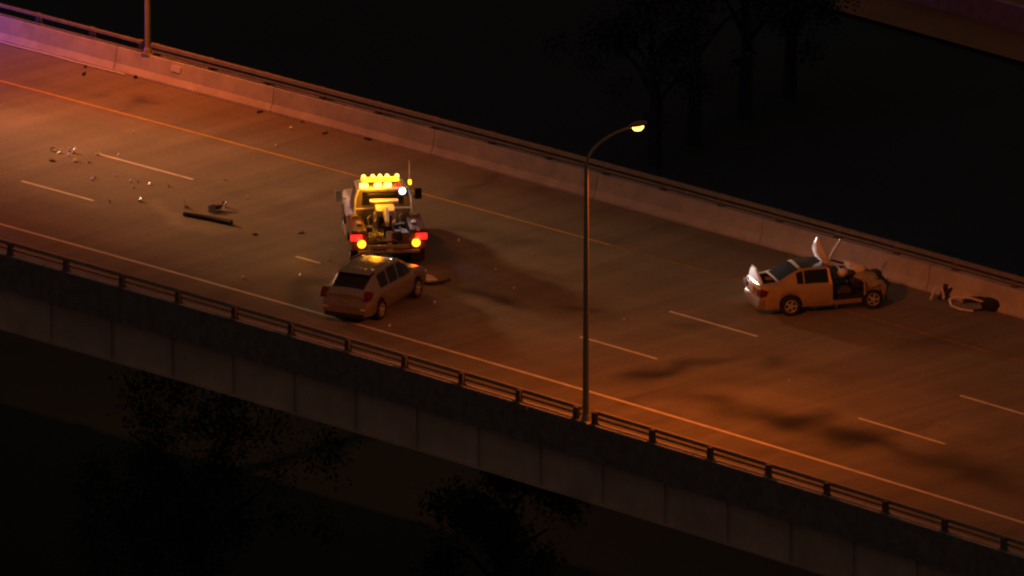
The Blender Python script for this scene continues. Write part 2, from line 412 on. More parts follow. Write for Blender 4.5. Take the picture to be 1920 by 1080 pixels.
# ------------------------------------------------------------------ street lamps
def street_lamp(s, base, sd, lab, power):
    p = road(s, base+sd*.31, .79); t = thing('street_lamp', lab, 'street lamp', p, head(s)+(math.pi/2 if sd < 0 else -math.pi/2), 'street lamps on the bridge')
    # local +x points over the road
    mb = MB(); mb.box((0, 0, .015), (.34, .34, .03)); mb.lathe([(.13, .03), (.13, .14), (.10, .20)], (0, 0, 0), 'z', 16)
    mb.build('base', 'pole', t, smooth=True)
    mb = MB(); mb.tube([(0, 0, .15), (0, 0, 4), (0, 0, 7.8)], [.098, .082, .062], 14); mb.build('pole', 'pole', t, smooth=True)
    mb = MB(); a = [(0, 0, 7.7)]
    for i in range(13):
        u = i/12*math.pi/2; a.append((.02+1.82*(1-math.cos(u)), 0, 7.8+.78*math.sin(u)))
    mb.tube(a, [.055]+[.048-.014*i/12 for i in range(13)], 10); mb.build('arm', 'pole', t, smooth=True)
    mb = MB(); mb.lathe([(.02, -.30), (.10, -.24), (.155, -.05), (.15, .15), (.09, .34), (.02, .38)], (0, 0, 0), 'x', 16)
    for i, v in enumerate(mb.v): mb.v[i] = (v[0]+2.08, v[1], max(v[2]*.6, -.03)+8.60)
    mb.build('lamp_head', 'lampgrey', t, smooth=True)
    mb = MB(); mb.lathe([(.02, -.135), (.10, -.12), (.145, -.06), (.16, 0)], (0, 0, 0), 'z', 18)
    for i, v in enumerate(mb.v): mb.v[i] = (v[0]*1.2+2.10, v[1], v[2]*1.0+8.555)
    mb.build('lens', 'sodium', t, smooth=True)
    lamp('lamp_light', 'SPOT', (2.12, 0, 8.36), SODIUM, power, t, .10, (0, 0, 0), 150, .35)
    return t
street_lamp(S_NEARPOLE, NB, -1, 'tall lit street lamp with curved arm standing on the near barrier', P_STREET)
street_lamp(S_LEFTPOLE, FB, 1, 'lamp post on the far barrier whose top leaves the frame', P_STREET*1.35)

# ------------------------------------------------------------------ vehicles
def interp(tb, x):
    if x <= tb[0][0]: return tb[0][1:]
    for a, b in zip(tb, tb[1:]):
        if x <= b[0]:
            f = (x-a[0])/(b[0]-a[0]); return tuple(p+(q-p)*f for p, q in zip(a[1:], b[1:]))
    return tb[-1][1:]
def car_shell(tb, zbase, wheels, rw, region, mats, parent, R_arch, extra=(), jit=None, rake=None):
    x0, x1 = tb[0][0], tb[-1][0]; xs = set(round(a[0], 3) for a in tb) | set(extra)
    for c in wheels:
        for i in range(13):
            v = c+R_arch*math.cos(math.pi*i/12)
            if x0 < v < x1: xs.add(round(v, 3))
        for v in (c-R_arch-.002, c+R_arch+.002):
            if x0 < v < x1: xs.add(round(v, 3))
    x = x0
    while x < x1: xs.add(round(x, 3)); x += .16
    xs = sorted(xs); ks = []
    for v in xs:
        if not ks or v-ks[-1] > .0015: ks.append(v)
    xs = ks; parts = {}
    def sect(x):
        belt, top, hw, rh = interp(tb, x); zb = zbase
        for c in wheels:
            if abs(x-c) < R_arch: zb = max(zb, rw+math.sqrt(max(0, R_arch**2-(x-c)**2)))
        zb = min(zb, belt-.1)
        L = belt-zb; h = top-belt
        return [(hw*.93, zb), (hw*.985, zb+.22*L), (hw, zb+.5*L), (hw*.985, zb+.82*L), (hw*.945, belt), (hw*.925, belt+min(.03, h*.2)),
                (rh+.03 if h > .15 else rh+.5*(hw*.92-rh), top-min(.07, h*.4)), (rh-.04, top-min(.02, h*.2)), (rh*.55, top), (0, top+.008)]
    S = [sect(x) for x in xs]; nr = 10
    def P(i, r, sg):
        y, z = S[i][r]; x = xs[i]
        if rake: x += rake(i/(len(xs)-1), z, abs(y)) if (i == 0 or i == len(xs)-1) else 0
        v = Vector((x, sg*y, z))
        return jit(v) if jit else v
    def put(key, quad):
        if key is None: return
        parts.setdefault(key, MB()).add(quad, [tuple(range(len(quad)))])
    for i in range(len(xs)-1):
        xm = (xs[i]+xs[i+1])/2
        for r in range(nr-1):
            for sg in (1, -1):
                put(region(xm, r, sg, S[i][6][1]-S[i][4][1]), [P(i, r, sg), P(i+1, r, sg), P(i+1, r+1, sg), P(i, r+1, sg)])
    for i, nm in ((0, 'rear'), (len(xs)-1, 'front')):
        for r in range(nr-2):
            put(region(nm, r, 0, 0), [P(i, r, 1), P(i, r, -1), P(i, r+1, -1), P(i, r+1, 1)])
    out = {}
    for k in sorted(parts, key=str):
        nm = k[0] if isinstance(k, tuple) else k
        out[k] = parts[k].build(nm, mats.get(nm, mats['body']), parent, smooth=True)
    return out
def wheel_at(parent, x, y, r, wd, sg, rim='rim', proto={}):
    key = (r, wd, sg, rim)
    if key in proto:
        o = proto[key].copy(); C.objects.link(o); o.parent = parent
        for g in proto[key].children: d = g.copy(); C.objects.link(d); d.parent = o
    else:
        mb = MB(); h = wd/2; mb.lathe([(r*.62, -h*.8), (r*.66, -h), (r*.94, -h), (r, -h*.7), (r, h*.7), (r*.94, h), (r*.66, h), (r*.62, h*.8)], (0, 0, 0), 'y', 28)
        o = mb.build('wheel', 'tyre', parent, smooth=True)
        mb = MB(); mb.lathe([(r*.60, -.02), (r*.60, .02)], (0, sg*h*.45, 0), 'y', 24)
        m2 = MB(); m2.lathe([(r*.20, -.03), (r*.17, .03)], (0, sg*h*.80, 0), 'y', 12)
        for k in range(5):
            T = Matrix.Rotation(2*math.pi*k/5, 4, 'Y'); m2.box((r*.38, sg*h*.72, 0), (r*.50, .03, r*.20), T)
        m2.tube([(r*.60*math.cos(a*math.pi/12), sg*h*.8, r*.60*math.sin(a*math.pi/12)) for a in range(25)], r*.055, 6)
        mb.build('brake_disc', 'black', o); m2.build('rim', rim, o, smooth=False)
        proto[key] = o
    o.location = (x, y, r); return o

# ---- silver hatchback seen from behind
def hatchback(px, py, rz, lab):
    q = at(px, py); t = thing('hatchback', lab, 'car', q, rz)
    tb = [(-.80, .84, .90, .72, .50), (-.74, .88, .98, .80, .53), (-.60, .92, 1.08, .845, .56), (-.10, .94, 1.37, .86, .59), (.10, .94, 1.43, .86, .60), (.8, .93, 1.485, .865, .62), (1.5, .91, 1.46, .865, .62),
          (1.75, .90, 1.41, .865, .60), (2.45, .90, .99, .86, .62), (3.0, .84, .89, .84, .62), (3.30, .72, .76, .76, .55), (3.36, .66, .69, .68, .5)]
    def reg(x, r, sg, h):
        if x == 'rear': return 'bumper' if r < 2 else 'tailgate'
        if x == 'front': return 'front_bumper'
        if x < -.55 and r < 2: return 'bumper'
        if -.62 < x < .08 and r >= 7: return 'rear_window'
        if 1.78 < x < 2.40 and r >= 7: return 'windshield'
        if x > 2.45 and r >= 6: return 'hood'
        if r == 5 and .02 < x < .55: return ('side_window', 'q', sg)
        if r == 5 and .62 < x < 1.22: return ('side_window', 'r', sg)
        if r == 5 and 1.28 < x < 2.1: return ('side_window', 'f', sg)
        if 1 <= r < 5 and .44 < x < 1.25: return ('door', 'r', sg)
        if 1 <= r < 5 and 1.25 < x < 2.2: return ('door', 'f', sg)
        return 'body'
    g = {'body': 'silver', 'bumper': 'silver', 'front_bumper': 'silver', 'tailgate': 'silver', 'rear_window': 'glass', 'windshield': 'glass', 'hood': 'silver', 'side_window': 'glass', 'door': 'silver'}
    car_shell(tb, .27, (0, 2.55), .31, reg, g, t, .36, rake=lambda f, z, y: (-.10 if z < .62 else -.04)*(1-.5*(y/.8)**2) if f == 0 else .06,
              extra=(-.62, -.55, .02, .08, .44, .55, .62, 1.22, 1.25, 1.28, 1.78, 2.1, 2.2, 2.4))
    mb = MB(); mb.box((1.25, 0, .42), (3.8, 1.28, .42)); mb.build('underbody', 'black', t)
    mb = MB(); mb.box((-.80, 0, .27), (.16, 1.30, .14)); mb.build('rear_valance', 'black', t, bevel=.02)
    for x in (0, 2.55):
        for sg in (1, -1): wheel_at(t, x, sg*.75, .31, .2, sg)
    for sg in (1, -1):
        mb = MB(); mb.prism([(-.86, .76), (-.56, .80), (-.50, .98), (-.66, 1.03), (-.78, .95)], sg*.60, sg*.815); mb.build('tail_light', 'redlens', t, bevel=.012)
        mb = MB(); mb.box((-.895, sg*.62, .50), (.03, .16, .05)); mb.build('reflector', 'clear', t)
        mb = MB(); mb.box((2.08, sg*1.0, .97), (.12, .20, .13)); mb.box((2.08, sg*.88, .93), (.06, .1, .04)); mb.build('mirror', 'silver', t, bevel=.02)
        mb = MB(); mb.prism([(3.0, .66), (3.28, .62), (3.26, .70), (3.02, .80)], sg*.52, sg*.79); mb.build('headlight', 'clear', t, bevel=.01)
        for x in (.52, 1.33):
            mb = MB(); mb.box((x+.12, sg*.865, .80), (.16, .03, .03)); mb.build('door_handle', 'silver', t)
        mb = MB(); mb.tube([(.0, sg*.60, 1.44), (.8, sg*.62, 1.52), (1.55, sg*.61, 1.48)], .014, 6); mb.build('roof_rail', 'steel', t)
    mb = MB(); mb.box((-.875, 0, .72), (.02, .34, .12)); mb.build('licence_plate', 'rail', t)
    mb = MB(); mb.prism([(-.16, 1.375), (.16, 1.45), (.16, 1.475), (-.22, 1.405)], -.52, .52); mb.build('spoiler', 'silver', t, bevel=.008)
    mb = MB(); mb.tube([(-.46, -.05, 1.18), (-.40, .28, 1.215)], .01, 5); mb.build('wiper', 'black', t)
    return t
hb = hatchback(669, 593, R(90-25), 'silver hatchback stopped behind the tow truck, seen from its rear')

# ---- wrecked champagne sedan
def sedan(px, py, rz, lab):
    q = at(px, py); t = thing('wrecked_sedan', lab, 'car', q, rz)
    tb = [(-.92, .86, .90, .70, .50), (-.88, .93, .97, .79, .55), (-.75, .96, 1.01, .84, .58), (-.35, .97, 1.03, .86, .58), (.22, .95, 1.33, .87, .55), (.42, .94, 1.385, .87, .57), (.9, .93, 1.41, .875, .59), (1.28, .93, 1.41, .875, .60), (1.7, .92, 1.38, .875, .59),
          (2.42, .91, .99, .87, .60), (2.75, .86, .90, .85, .6), (3.0, .78, .82, .80, .55)]
    def reg(x, r, sg, h):
        if x == 'rear': return 'bumper' if r < 2 else 'trunk_face'
        if x == 'front': return None
        if x < -.80 and r < 2: return 'bumper'
        if x < -.36 and r >= 7: return None
        if .42 < x < 1.22 and r >= 7: return 'roof'
        if -.30 < x < .32 and r >= 7: return 'rear_window'
        if x > 1.22 and r >= 6: return None
        if x > 2.40: return ('fender', sg) if r < 6 else None
        if r == 5 and .22 < x < .42: return ('side_window', 'q', sg)
        if r == 5 and .46 < x < 1.20: return ('side_window', 'r', sg)
        if x > 1.30 and sg < 0 and r >= 1: return None
        if x > 1.30 and sg > 0 and r == 5: return None
        if r < 1 and x > 1.30: return ('sill', sg)
        if 1 <= r < 5 and .46 < x < 1.28: return ('door', 'r', sg)
        if 1 <= r < 5 and x > 1.30: return ('door', 'f', sg)
        return 'body'
    def jit(v):
        d_ = noise.noise_vector(v*2.3)*.018
        if v.x < 2.3 or v.z < .3: return v+d_
        k = min(1, (v.x-2.3)/.4)*.10
        n = noise.noise_vector(v*4.1)
        return v+Vector((n.x*k, n.y*k*.8, n.z*k))
    g = {'body': 'gold', 'bumper': 'silver', 'trunk_face': 'gold', 'roof': 'roofdark', 'rear_window': 'glass', 'side_window': 'glass', 'door': 'gold', 'fender': 'gold', 'sill': 'gold'}
    car_shell(tb, .25, (0, 2.6), .31, reg, g, t, .365, jit=jit, rake=lambda f, z, y: (-.13 if z < .55 else -.04)*(1-.6*(y/.8)**2) if f == 0 else 0,
              extra=(-.8, -.36, -.3, .22, .32, .42, .46, 1.2, 1.22, 1.28, 1.30, 2.4))
    mb = MB(); mb.box((.9, 0, .36), (3.4, 1.25, .22)); mb.build('underbody', 'black', t)
    mb = MB(); mb.box((-.45, 0, .58), (.8, 1.4, .30)); mb.build('boot_floor', 'black', t)
    for x in (0, 2.6):
        for sg in (1, -1): wheel_at(t, x, sg*.76, .31, .2, sg)
    for sg in (1, -1):
        mb = MB(); mb.prism([(-.98, .66), (-.72, .68), (-.70, .84), (-.90, .90), (-.97, .84)], sg*.50, sg*.835); mb.build('tail_light', 'redlens', t, bevel=.012)
    mb = MB(); mb.box((-.99, 0, .76), (.02, .34, .13)); mb.build('licence_plate', 'plate', t)
    mb = MB(); mb.box((-.95, 0, .87), (.03, .9, .05)); mb.build('trunk_trim', 'glint', t)
    for sg in (1, -1):   # front seats, dashboard
        s_ = MB(); s_.box((1.75, sg*.36, .56), (.5, .48, .14)); s_.box((0, 0, .30), (.13, .46, .60), Matrix.Translation((1.48, sg*.36, .58)) @ Matrix.Rotation(R(-14), 4, 'Y')); s_.box((1.36, sg*.36, 1.24), (.08, .24, .15))
        s_.build('seat', 'cloth', t, bevel=.035)
    mb = MB(); mb.box((.75, 0, .62), (.5, 1.2, .2)); mb.box((.45, 0, .85), (.14, 1.2, .5)); mb.build('rear_seat', 'cloth', t, bevel=.03)
    mb = MB(); mb.box((2.26, 0, .78), (.30, 1.42, .24)); mb.build('dashboard', 'black', t, bevel=.04, jitter=.015)
    mb = MB(); mb.tube([(2.02+.04*math.cos(a*R(30)), .36+.18*math.sin(a*R(30)), .90+.18*math.cos(a*R(30))) for a in range(13)], .014, 6); mb.build('steering_wheel', 'black', t)
    mb = MB(); mb.tube([(1.30, -.82, .30), (1.28, -.83, .92), (1.22, -.64, 1.36)], .04, 6); mb.build('door_pillar', 'gold', t)
    mb = MB(); mb.tube([(2.36, -.80, .30), (2.34, -.82, .88), (2.20, -.78, 1.0)], .045, 6); mb.build('windshield_pillar', 'gold', t, jitter=.012)
    mb = MB(); mb.tube([(1.25, .64, 1.38), (1.8, .68, 1.18), (2.38, .80, .94)], .035, 6); mb.build('roof_pillar', 'darksteel', t)
    mb = MB(); mb.add([(-.93, .58, .86), (-.90, .05, .90), (-.86, -.60, .84), (-.80, -.45, 1.02), (-.84, .02, 1.34), (-.90, .22, 1.40), (-.86, .55, 1.10)], [(0, 1, 2, 3, 4, 5, 6)])
    mb.add([(x_+.02, y_, z_) for x_, y_, z_ in mb.v], [(0, 1, 2, 3, 4, 5, 6)]); o = mb.build('trunk_lid', 'white', t, sub=1, jitter=.02); o['label'] = 'crumpled trunk lid sticking up at the tail'
    # roof skin torn and bent upright, with the bent strut beside it
    vs = []; fs = []; n, m_ = 9, 5
    for i in range(n):
        f = i/(n-1)
        for j in range(m_):
            g_ = j/(m_-1)-.5; wdt = .36*(.35+1.0*math.sin(math.pi*min(1, f*.62+.24))) * (1-.65*max(0, f-.62)/.38)
            vs.append((1.26-.16*f-.12*math.sin(f*3.0)+.10*g_*g_-.5*g_*wdt, -.30+g_*wdt+.30*f, 1.37+.74*f+.05*g_))
    for i in range(n-1):
        for j in range(m_-1): fs.append((i*m_+j, i*m_+j+1, (i+1)*m_+j+1, (i+1)*m_+j))
    mb = MB(); mb.add(vs, fs); k = len(vs); mb.add([(a+.012, b, c) for a, b, c in vs], fs)
    o = mb.build('roof_panel', 'white', t, smooth=True, jitter=.014); o['label'] = 'torn roof skin bent upright, brightly lit'
    mb = MB(); mb.tube([(1.27, -.42, 1.38), (1.40, -.34, 1.60), (1.58, -.28, 1.86), (1.76, -.24, 2.08)], [.045, .04, .035, .03], 6); mb.box((1.77, -.24, 2.09), (.11, .07, .04))
    mb.build('bent_strut', 'gold', t)
    # torn engine bay
    random.seed(11)
    def lump(c, d, nm, m, j=.05):
        b_ = MB(); b_.box(c, d, taper=.75); b_.build(nm, m, t, bevel=.03, jitter=0, sub=0); ob = bpy.data.objects[-1] if False else None
    def blob(c, r, nm, m, sq=(1, 1, 1)):
        bm = bmesh.new(); bmesh.ops.create_icosphere(bm, subdivisions=3, radius=1); me = bpy.data.meshes.new(nm)
        for v in bm.verts:
            k_ = 1+.28*noise.noise(v.co*1.7+Vector(c)*3)+.10*noise.noise(v.co*5+Vector(c)); v.co = Vector((v.co.x*sq[0], v.co.y*sq[1], v.co.z*sq[2]))*r*k_+Vector(c)
        bm.to_mesh(me); bm.free(); me.materials.append(M[m])
        for p in me.polygons: p.use_smooth = True
        ob = bpy.data.objects.new(nm, me); C.objects.link(ob); ob.parent = t; return ob
    blob((2.50, -.36, .90), .30, 'crumpled_hood', 'gold', (1.2, .8, .45)); blob((2.42, -.02, 1.06), .20, 'airbag', 'airbag', (1.1, 1, .7)); blob((2.62, -.60, .82), .20, 'crumpled_panel', 'gold', (1.2, .55, .9))
    blob((2.20, .30, 1.12), .15, 'airbag', 'airbag', (1, 1, .8)); blob((1.82, -.22, 1.04), .15, 'airbag', 'shard', (1, .8, .9)); blob((2.66, -.74, .62), .16, 'crumpled_panel', 'gold', (1.5, .4, 1.1))
    blob((2.72, -.20, .80), .22, 'airbag', 'airbag', (.9, .9, .7))
    blob((2.92, .02, .72), .30, 'engine_block', 'darksteel', (.9, 1.4, .9)); blob((3.06, -.22, .58), .24, 'radiator', 'black', (.7, 1.7, 1.0)); blob((2.1, -.05, .98), .16, 'dashboard_wreck', 'black', (1.1, 1.6, .6))
    for i in range(14):
        mb = MB(); a = Vector((random.uniform(1.75, 2.35), random.uniform(-.2, .55), random.uniform(.98, 1.14))); b_ = a+Vector([random.uniform(-.2, .2) for _ in range(3)]); c_ = a+Vector([random.uniform(-.2, .2) for _ in range(3)])
        mb.add([a, b_, c_, (a+b_+c_)/3+Vector((0, 0, .03))], [(0, 1, 2), (0, 1, 3), (1, 2, 3), (2, 0, 3)]); mb.build('windshield_fragment', 'shard' if i % 2 else 'glint', t)
    mb = MB()
    for i in range(8):
        a = Vector((random.uniform(2.7, 3.2), random.uniform(-.7, .6), random.uniform(.3, .6))); mb.tube([a, a+Vector([random.uniform(-.3, .3) for _ in range(3)])*1, a+Vector([random.uniform(-.3, .35) for _ in range(3)])], .022, 5)
    mb.build('hoses', 'darksteel', t)
    return t
sedan(1467, 579, R(17), 'wrecked champagne sedan by the far barrier with its front door and hood torn away')

# ---- tow truck
TX, TY, TA = 723, 487, R(96)
def tow_truck():
    t = thing('tow_truck', 'white cab tow truck with glowing amber roof lights and lit tail lights', 'tow truck', at(TX, TY), TA)
    tb = [(.92, 1.14, 1.98, .93, .74), (.97, 1.15, 2.03, .97, .76), (1.4, 1.15, 2.06, .98, .77), (1.95, 1.15, 2.02, .98, .75), (2.6, 1.16, 1.30, .98, .78), (3.2, 1.14, 1.22, .98, .8), (4.1, 1.06, 1.12, .95, .78), (4.25, .95, 1.0, .88, .7)]
    def reg(x, r, sg, h):
        if x == 'rear': return 'cab_back'
        if x == 'front': return 'grille'
        if r >= 7 and 1.98 < x < 2.55: return 'windshield'
        if r == 5 and 1.12 < x < 2.2: return ('side_window', sg)
        if 1 <= r < 5 and 1.08 < x < 2.35: return ('door', sg)
        if x > 2.6 and r >= 6: return 'hood'
        if x > 2.4: return ('fender', sg)
        return 'cab'
    g = {'body': 'white', 'cab': 'white', 'cab_back': 'cabback', 'grille': 'black', 'windshield': 'glass', 'side_window': 'glass', 'door': 'white', 'hood': 'white', 'fender': 'white'}
    car_shell(tb, .50, (3.4,), .40, reg, g, t, .47, extra=(1.08, 1.12, 1.98, 2.2, 2.35, 2.4, 2.55))
    mb = MB(); mb.prism([(.895, 1.50), (.918, 1.50), (.935, 1.90), (.912, 1.90)], -.62, .62); o = mb.build('rear_window', 'glass', t)
    mb = MB(); mb.box((1.6, 0, .58), (5.2, .9, .22)); mb.build('chassis', 'darksteel', t)
    for sg in (1, -1):
        wheel_at(t, 3.4, sg*.86, .40, .24, sg, 'steel'); wheel_at(t, 0, sg*.97, .40, .22, sg, 'steel'); wheel_at(t, 0, sg*.72, .40, .22, sg, 'steel')
        # side body with arch
        arc = [(.50*math.cos(a), .42+.50*math.sin(a)) for a in [math.pi*i/10 for i in range(11)]]
        poly = [(-1.05, .62), (-1.05, 1.12), (-.9, 1.20), (.80, 1.20), (.86, 1.12), (.86, .55), (.50, .50)]+arc[1:-1]+[(-.50, .50)]
        mb = MB(); mb.prism(poly[::-1], sg*.66, sg*1.13); mb.build('side_body', 'redbody', t, bevel=.018)
        for c_, d_ in (((-.98, sg*.90, 1.225), (.1, .1, .05)), ((.6, sg*.9, 1.24), (.3, .2, .08)), ((-.2, sg*.84, 1.235), (.34, .14, .07))): mb = MB(); mb.box(c_, d_); mb.build('toolbox_latch', 'steel', t, bevel=.01)
        mb = MB(); mb.box((-1.075, sg*.99, 1.03), (.05, .34, .18)); mb.build('tail_light', 'redlit', t, bevel=.015)
        mb = MB(); mb.lathe([(.02, -.06), (.11, -.04), (.125, 0)], (-1.085, sg*.83, .83), 'x', 16); mb.build('turn_signal', 'amblit', t, smooth=True)
        mb = MB(); mb.box((-.62, sg*.93, .34), (.02, .42, .42)); mb.build('mud_flap', 'black', t)
        mb = MB(); mb.box((2.25, sg*1.22, 1.42), (.09, .22, .34)); mb.tube([(2.3, sg*.98, 1.30), (2.28, sg*1.16, 1.34)], .02, 6); mb.build('mirror', 'black' if sg < 0 else 'white', t, bevel=.02)
        mb = MB(); mb.box((4.2, sg*.72, .88), (.14, .3, .2)); mb.build('headlight', 'clear', t, bevel=.02)
        mb = MB(); mb.box((1.9, sg*1.02, .42), (1.2, .16, .05)); mb.build('running_board', 'steel', t)
        mb = MB(); mb.box((1.3, sg*.99, 1.05), (.16, .03, .04)); mb.build('door_handle', 'black', t)
    mb = MB(); mb.box((4.36, 0, .58), (.16, 1.9, .28)); mb.build('front_bumper', 'steel', t, bevel=.03)
    mb = MB(); mb.box((-.10, 0, .86), (1.85, 1.31, .05)); mb.build('deck', 'darksteel', t)
    # headboard frame behind the cab with its lamps
    mb = MB()
    for sg in (1, -1): mb.tube([(.74, sg*.88, 1.20), (.74, sg*.86, 1.75), (.74, sg*.74, 2.06)], .035, 8)
    mb.tube([(.74, -.76, 2.05), (.74, .76, 2.05)], .035, 8); mb.tube([(.74, -.86, 1.42), (.74, .86, 1.42)], .025, 6)
    mb.build('headboard', 'white', t)
    mb = MB(); mb.box((.70, .06, 2.10), (.16, 1.42, .05)); mb.build('lamp_bracket', 'boom', t, bevel=.01)
    for y in (.60, .17, -.13):
        mb = MB(); mb.box((.62, y, 2.19), (.12, .25 if y > .5 else .22, .14)); mb.build('beacon', 'ambhot', t, bevel=.04)
    mb = MB(); mb.box((1.42, .03, 2.09), (.34, 1.12, .05)); mb.build('light_bar_base', 'black', t)
    mb = MB(); mb.prism([(1.24, 2.115), (1.60, 2.115), (1.54, 2.19), (1.30, 2.19)], -.54, .60); mb.build('light_bar', 'amblit', t, bevel=.03)
    mb = MB(); mb.box((.60, -.44, 2.19), (.08, .13, .09)); mb.build('marker_light', 'redlit', t, bevel=.015)
    mb = MB(); mb.box((.76, -.82, 2.22), (.1, .09, .14)); mb.build('side_beacon', 'amblit', t, bevel=.02)
    mb = MB(); mb.lathe([(.02, -.05), (.085, -.045), (.10, 0), (.09, .03)], (.62, -.58, 1.98), 'x', 14); mb.build('work_light', 'whtlit', t, smooth=True)
    mb = MB(); mb.box((.73, -.60, 1.93), (.10, .28, .26)); mb.build('work_light_housing', 'black', t, bevel=.02)
    for y in (.52, .24, .02, -.20, -.50):
        mb = MB(); mb.lathe([(.065, 0), (.06, .05), (.03, .085), (.005, .09)], (1.74, y-.02, 2.12), 'z', 12); mb.build('clearance_light', 'ambhot', t, smooth=True)
    # boom and tow gear
    mb = MB(); mb.prism([(.62, 1.36), (.62, 1.62), (.20, 1.66), (-.05, 1.56), (-.05, 1.40), (.25, 1.34)], -.28, .28); mb.prism([(.55, .9), (.62, 1.4), (.30, 1.4), (.15, .9)], -.34, -.22); mb.prism([(.55, .9), (.62, 1.4), (.30, 1.4), (.15, .9)], .22, .34)
    mb.box((.50, 0, 1.70), (.26, .86, .10)); mb.build('boom', 'boom', t, bevel=.012)
    mb = MB(); mb.lathe([(.13, -.18), (.13, -.15), (.08, -.14), (.08, .14), (.13, .15), (.13, .18)], (.10, 0, 1.22), 'y', 14); mb.build('winch', 'darksteel', t)
    mb = MB(); mb.tube([(0, 0, 1.58), (-.30, 0, 1.45), (-.58, 0, 1.34)], [.10, .085, .07], 8); mb.lathe([(.09, -.04), (.09, .04)], (-.62, 0, 1.33), 'y', 12); mb.build('boom_tip', 'boom', t)
    mb = MB(); mb.prism([(-1.16, .60), (-1.04, .60), (-.70, 1.10), (-.80, 1.14)], -.10, .04); mb.box((-1.10, -.02, .66), (.10, .20, .16)); mb.build('stinger', 'boom', t, bevel=.01)
    mb = MB()
    for y in (-.5, .5): mb.box((-.95, y*.9, .82), (.22, .34, .10)); mb.tube([(-.9, y, .9), (-.4, y*.8, 1.08), (.1, y*.9, 1.0)], .045, 6)
    mb.build('wheel_lift', 'darksteel', t)
    mb = MB(); mb.box((-1.12, 0, .74), (.12, 1.24, .12)); mb.box((-1.10, 0, .58), (.06, 1.9, .09)); mb.build('rear_bumper', 'steel', t, bevel=.012)
    random.seed(5)
    for i, (x, y) in enumerate(((-.55, .45), (-.2, .5), (.3, .48), (-.4, -.46), (.1, -.50), (.45, -.5), (-.75, .28), (-.7, -.3), (-.05, .30), (-.3, .22), (.0, -.32), (-.35, -.22), (-.9, .5), (-.88, -.52))):
        mb = MB(); z0 = .885
        if i % 3 == 0: mb.tube([(x+.13*math.cos(a*.6), y+.13*math.sin(a*.6), z0+.03+a*.006) for a in range(22)], .02, 5)
        elif i % 3 == 1: mb.box((x, y, z0+.12), (.24, .22, .24), taper=.85)
        else: mb.tube([(x-.15, y, z0+.05), (x, y+.04, z0+.35), (x+.1, y-.05, z0+.42)], .03, 6); mb.box((x, y, z0+.04), (.2, .14, .08))
        mb.build(('chain', 'gear_box', 'control_lever')[i % 3], ('steel', 'darksteel', 'steel')[i % 3], t)
    mb = MB(); mb.tube([(1.25, -.84, 1.4), (1.27, -.86, 2.75)], .012, 5); mb.build('antenna', 'boom', t)
    # light given off by the beacons
    lamp('beacon_glow', 'POINT', (.45, .1, 2.34), (1, .33, .012), P_BEACON, t, .12)
    lamp('beacon_glow', 'POINT', (.40, .30, 1.98), (1, .33, .012), P_BEACON*1.3, t, .06)
    lamp('beacon_glow', 'POINT', (1.8, 0, 2.30), (1, .33, .012), P_BEACON*.4, t, .1)
    lamp('tail_glow', 'POINT', (-1.25, .9, .95), (1, .12, .02), 3, t, .05)
    lamp('tail_glow', 'POINT', (-1.25, -.9, .95), (1, .12, .02), 3, t, .05)
    lamp('work_glow', 'SPOT', (.55, -.62, 1.86), (.9, .95, 1), 12, t, .05, (0, R(60), 0), 100, .6)
    return t
tow_truck()

# ---- patrol car out of frame, whose lamps light the scene from the left
def patrol():
    s = s_for(-360, 1.9*W); p = road(s, 1.9*W)
    t = thing('patrol_car', 'patrol car with a blue light bar parked on the far shoulder left of the frame', 'car', p, head(s)+R(1))
    tb = [(-1.0, .95, 1.0, .78, .6), (-.6, 1.0, 1.06, .88, .62), (0, 1.0, 1.45, .9, .62), (.4, 1.0, 1.6, .9, .64), (1.4, 1.0, 1.62, .9, .64), (1.8, 1.0, 1.55, .9, .62), (2.5, .98, 1.1, .9, .62), (3.4, .92, 1.0, .86, .6), (3.6, .8, .85, .74, .5)]
    def reg(x, r, sg, h):
        if x in ('rear', 'front'): return 'body'
        if (-.3 < x < .3 or 1.85 < x < 2.45) and r >= 7: return 'windshield' if x > 1 else 'rear_window'
        if r == 5 and .2 < x < 2.1: return ('side_window', sg)
        return 'body'
    car_shell(tb, .3, (0, 2.8), .35, reg, {'body': 'black', 'windshield': 'glass', 'rear_window': 'glass', 'side_window': 'glass'}, t, .4, extra=(-.3, .2, .3, 1.85, 2.1, 2.45))
    mb = MB(); mb.box((1.3, 0, .5), (4.2, 1.3, .4)); mb.build('underbody', 'black', t)
    for x in (0, 2.8):
        for sg in (1, -1): wheel_at(t, x, sg*.78, .35, .22, sg)
    mb = MB(); mb.box((1.1, 0, 1.69), (.26, 1.1, .10)); mb.build('light_bar', 'blulit', t, bevel=.02)
    for sg in (1, -1):
        mb = MB(); mb.box((3.56, sg*.6, .76), (.12, .26, .14)); mb.build('headlight', 'whtlit', t, bevel=.02)
        l = lamp('headlight_beam', 'SPOT', (3.68, sg*.6, .80), (1, .90, .86), P_HEAD, t, .06, None, 4.4, .8)
        q = Matrix.Rotation(-t.rotation_euler.z, 3, 'Z') @ (at(1530, 490, 1.6)-(p+Matrix.Rotation(t.rotation_euler.z, 3, 'Z') @ Vector((3.68, sg*.6, .8))))
        l.rotation_mode = 'QUATERNION'; l.rotation_quaternion = q.to_track_quat('-Z', 'Y')
    lamp('blue_flash', 'POINT', (1.1, .35, 1.95), (.16, .08, 1), P_BLUE, t, .1)
    return t
patrol()

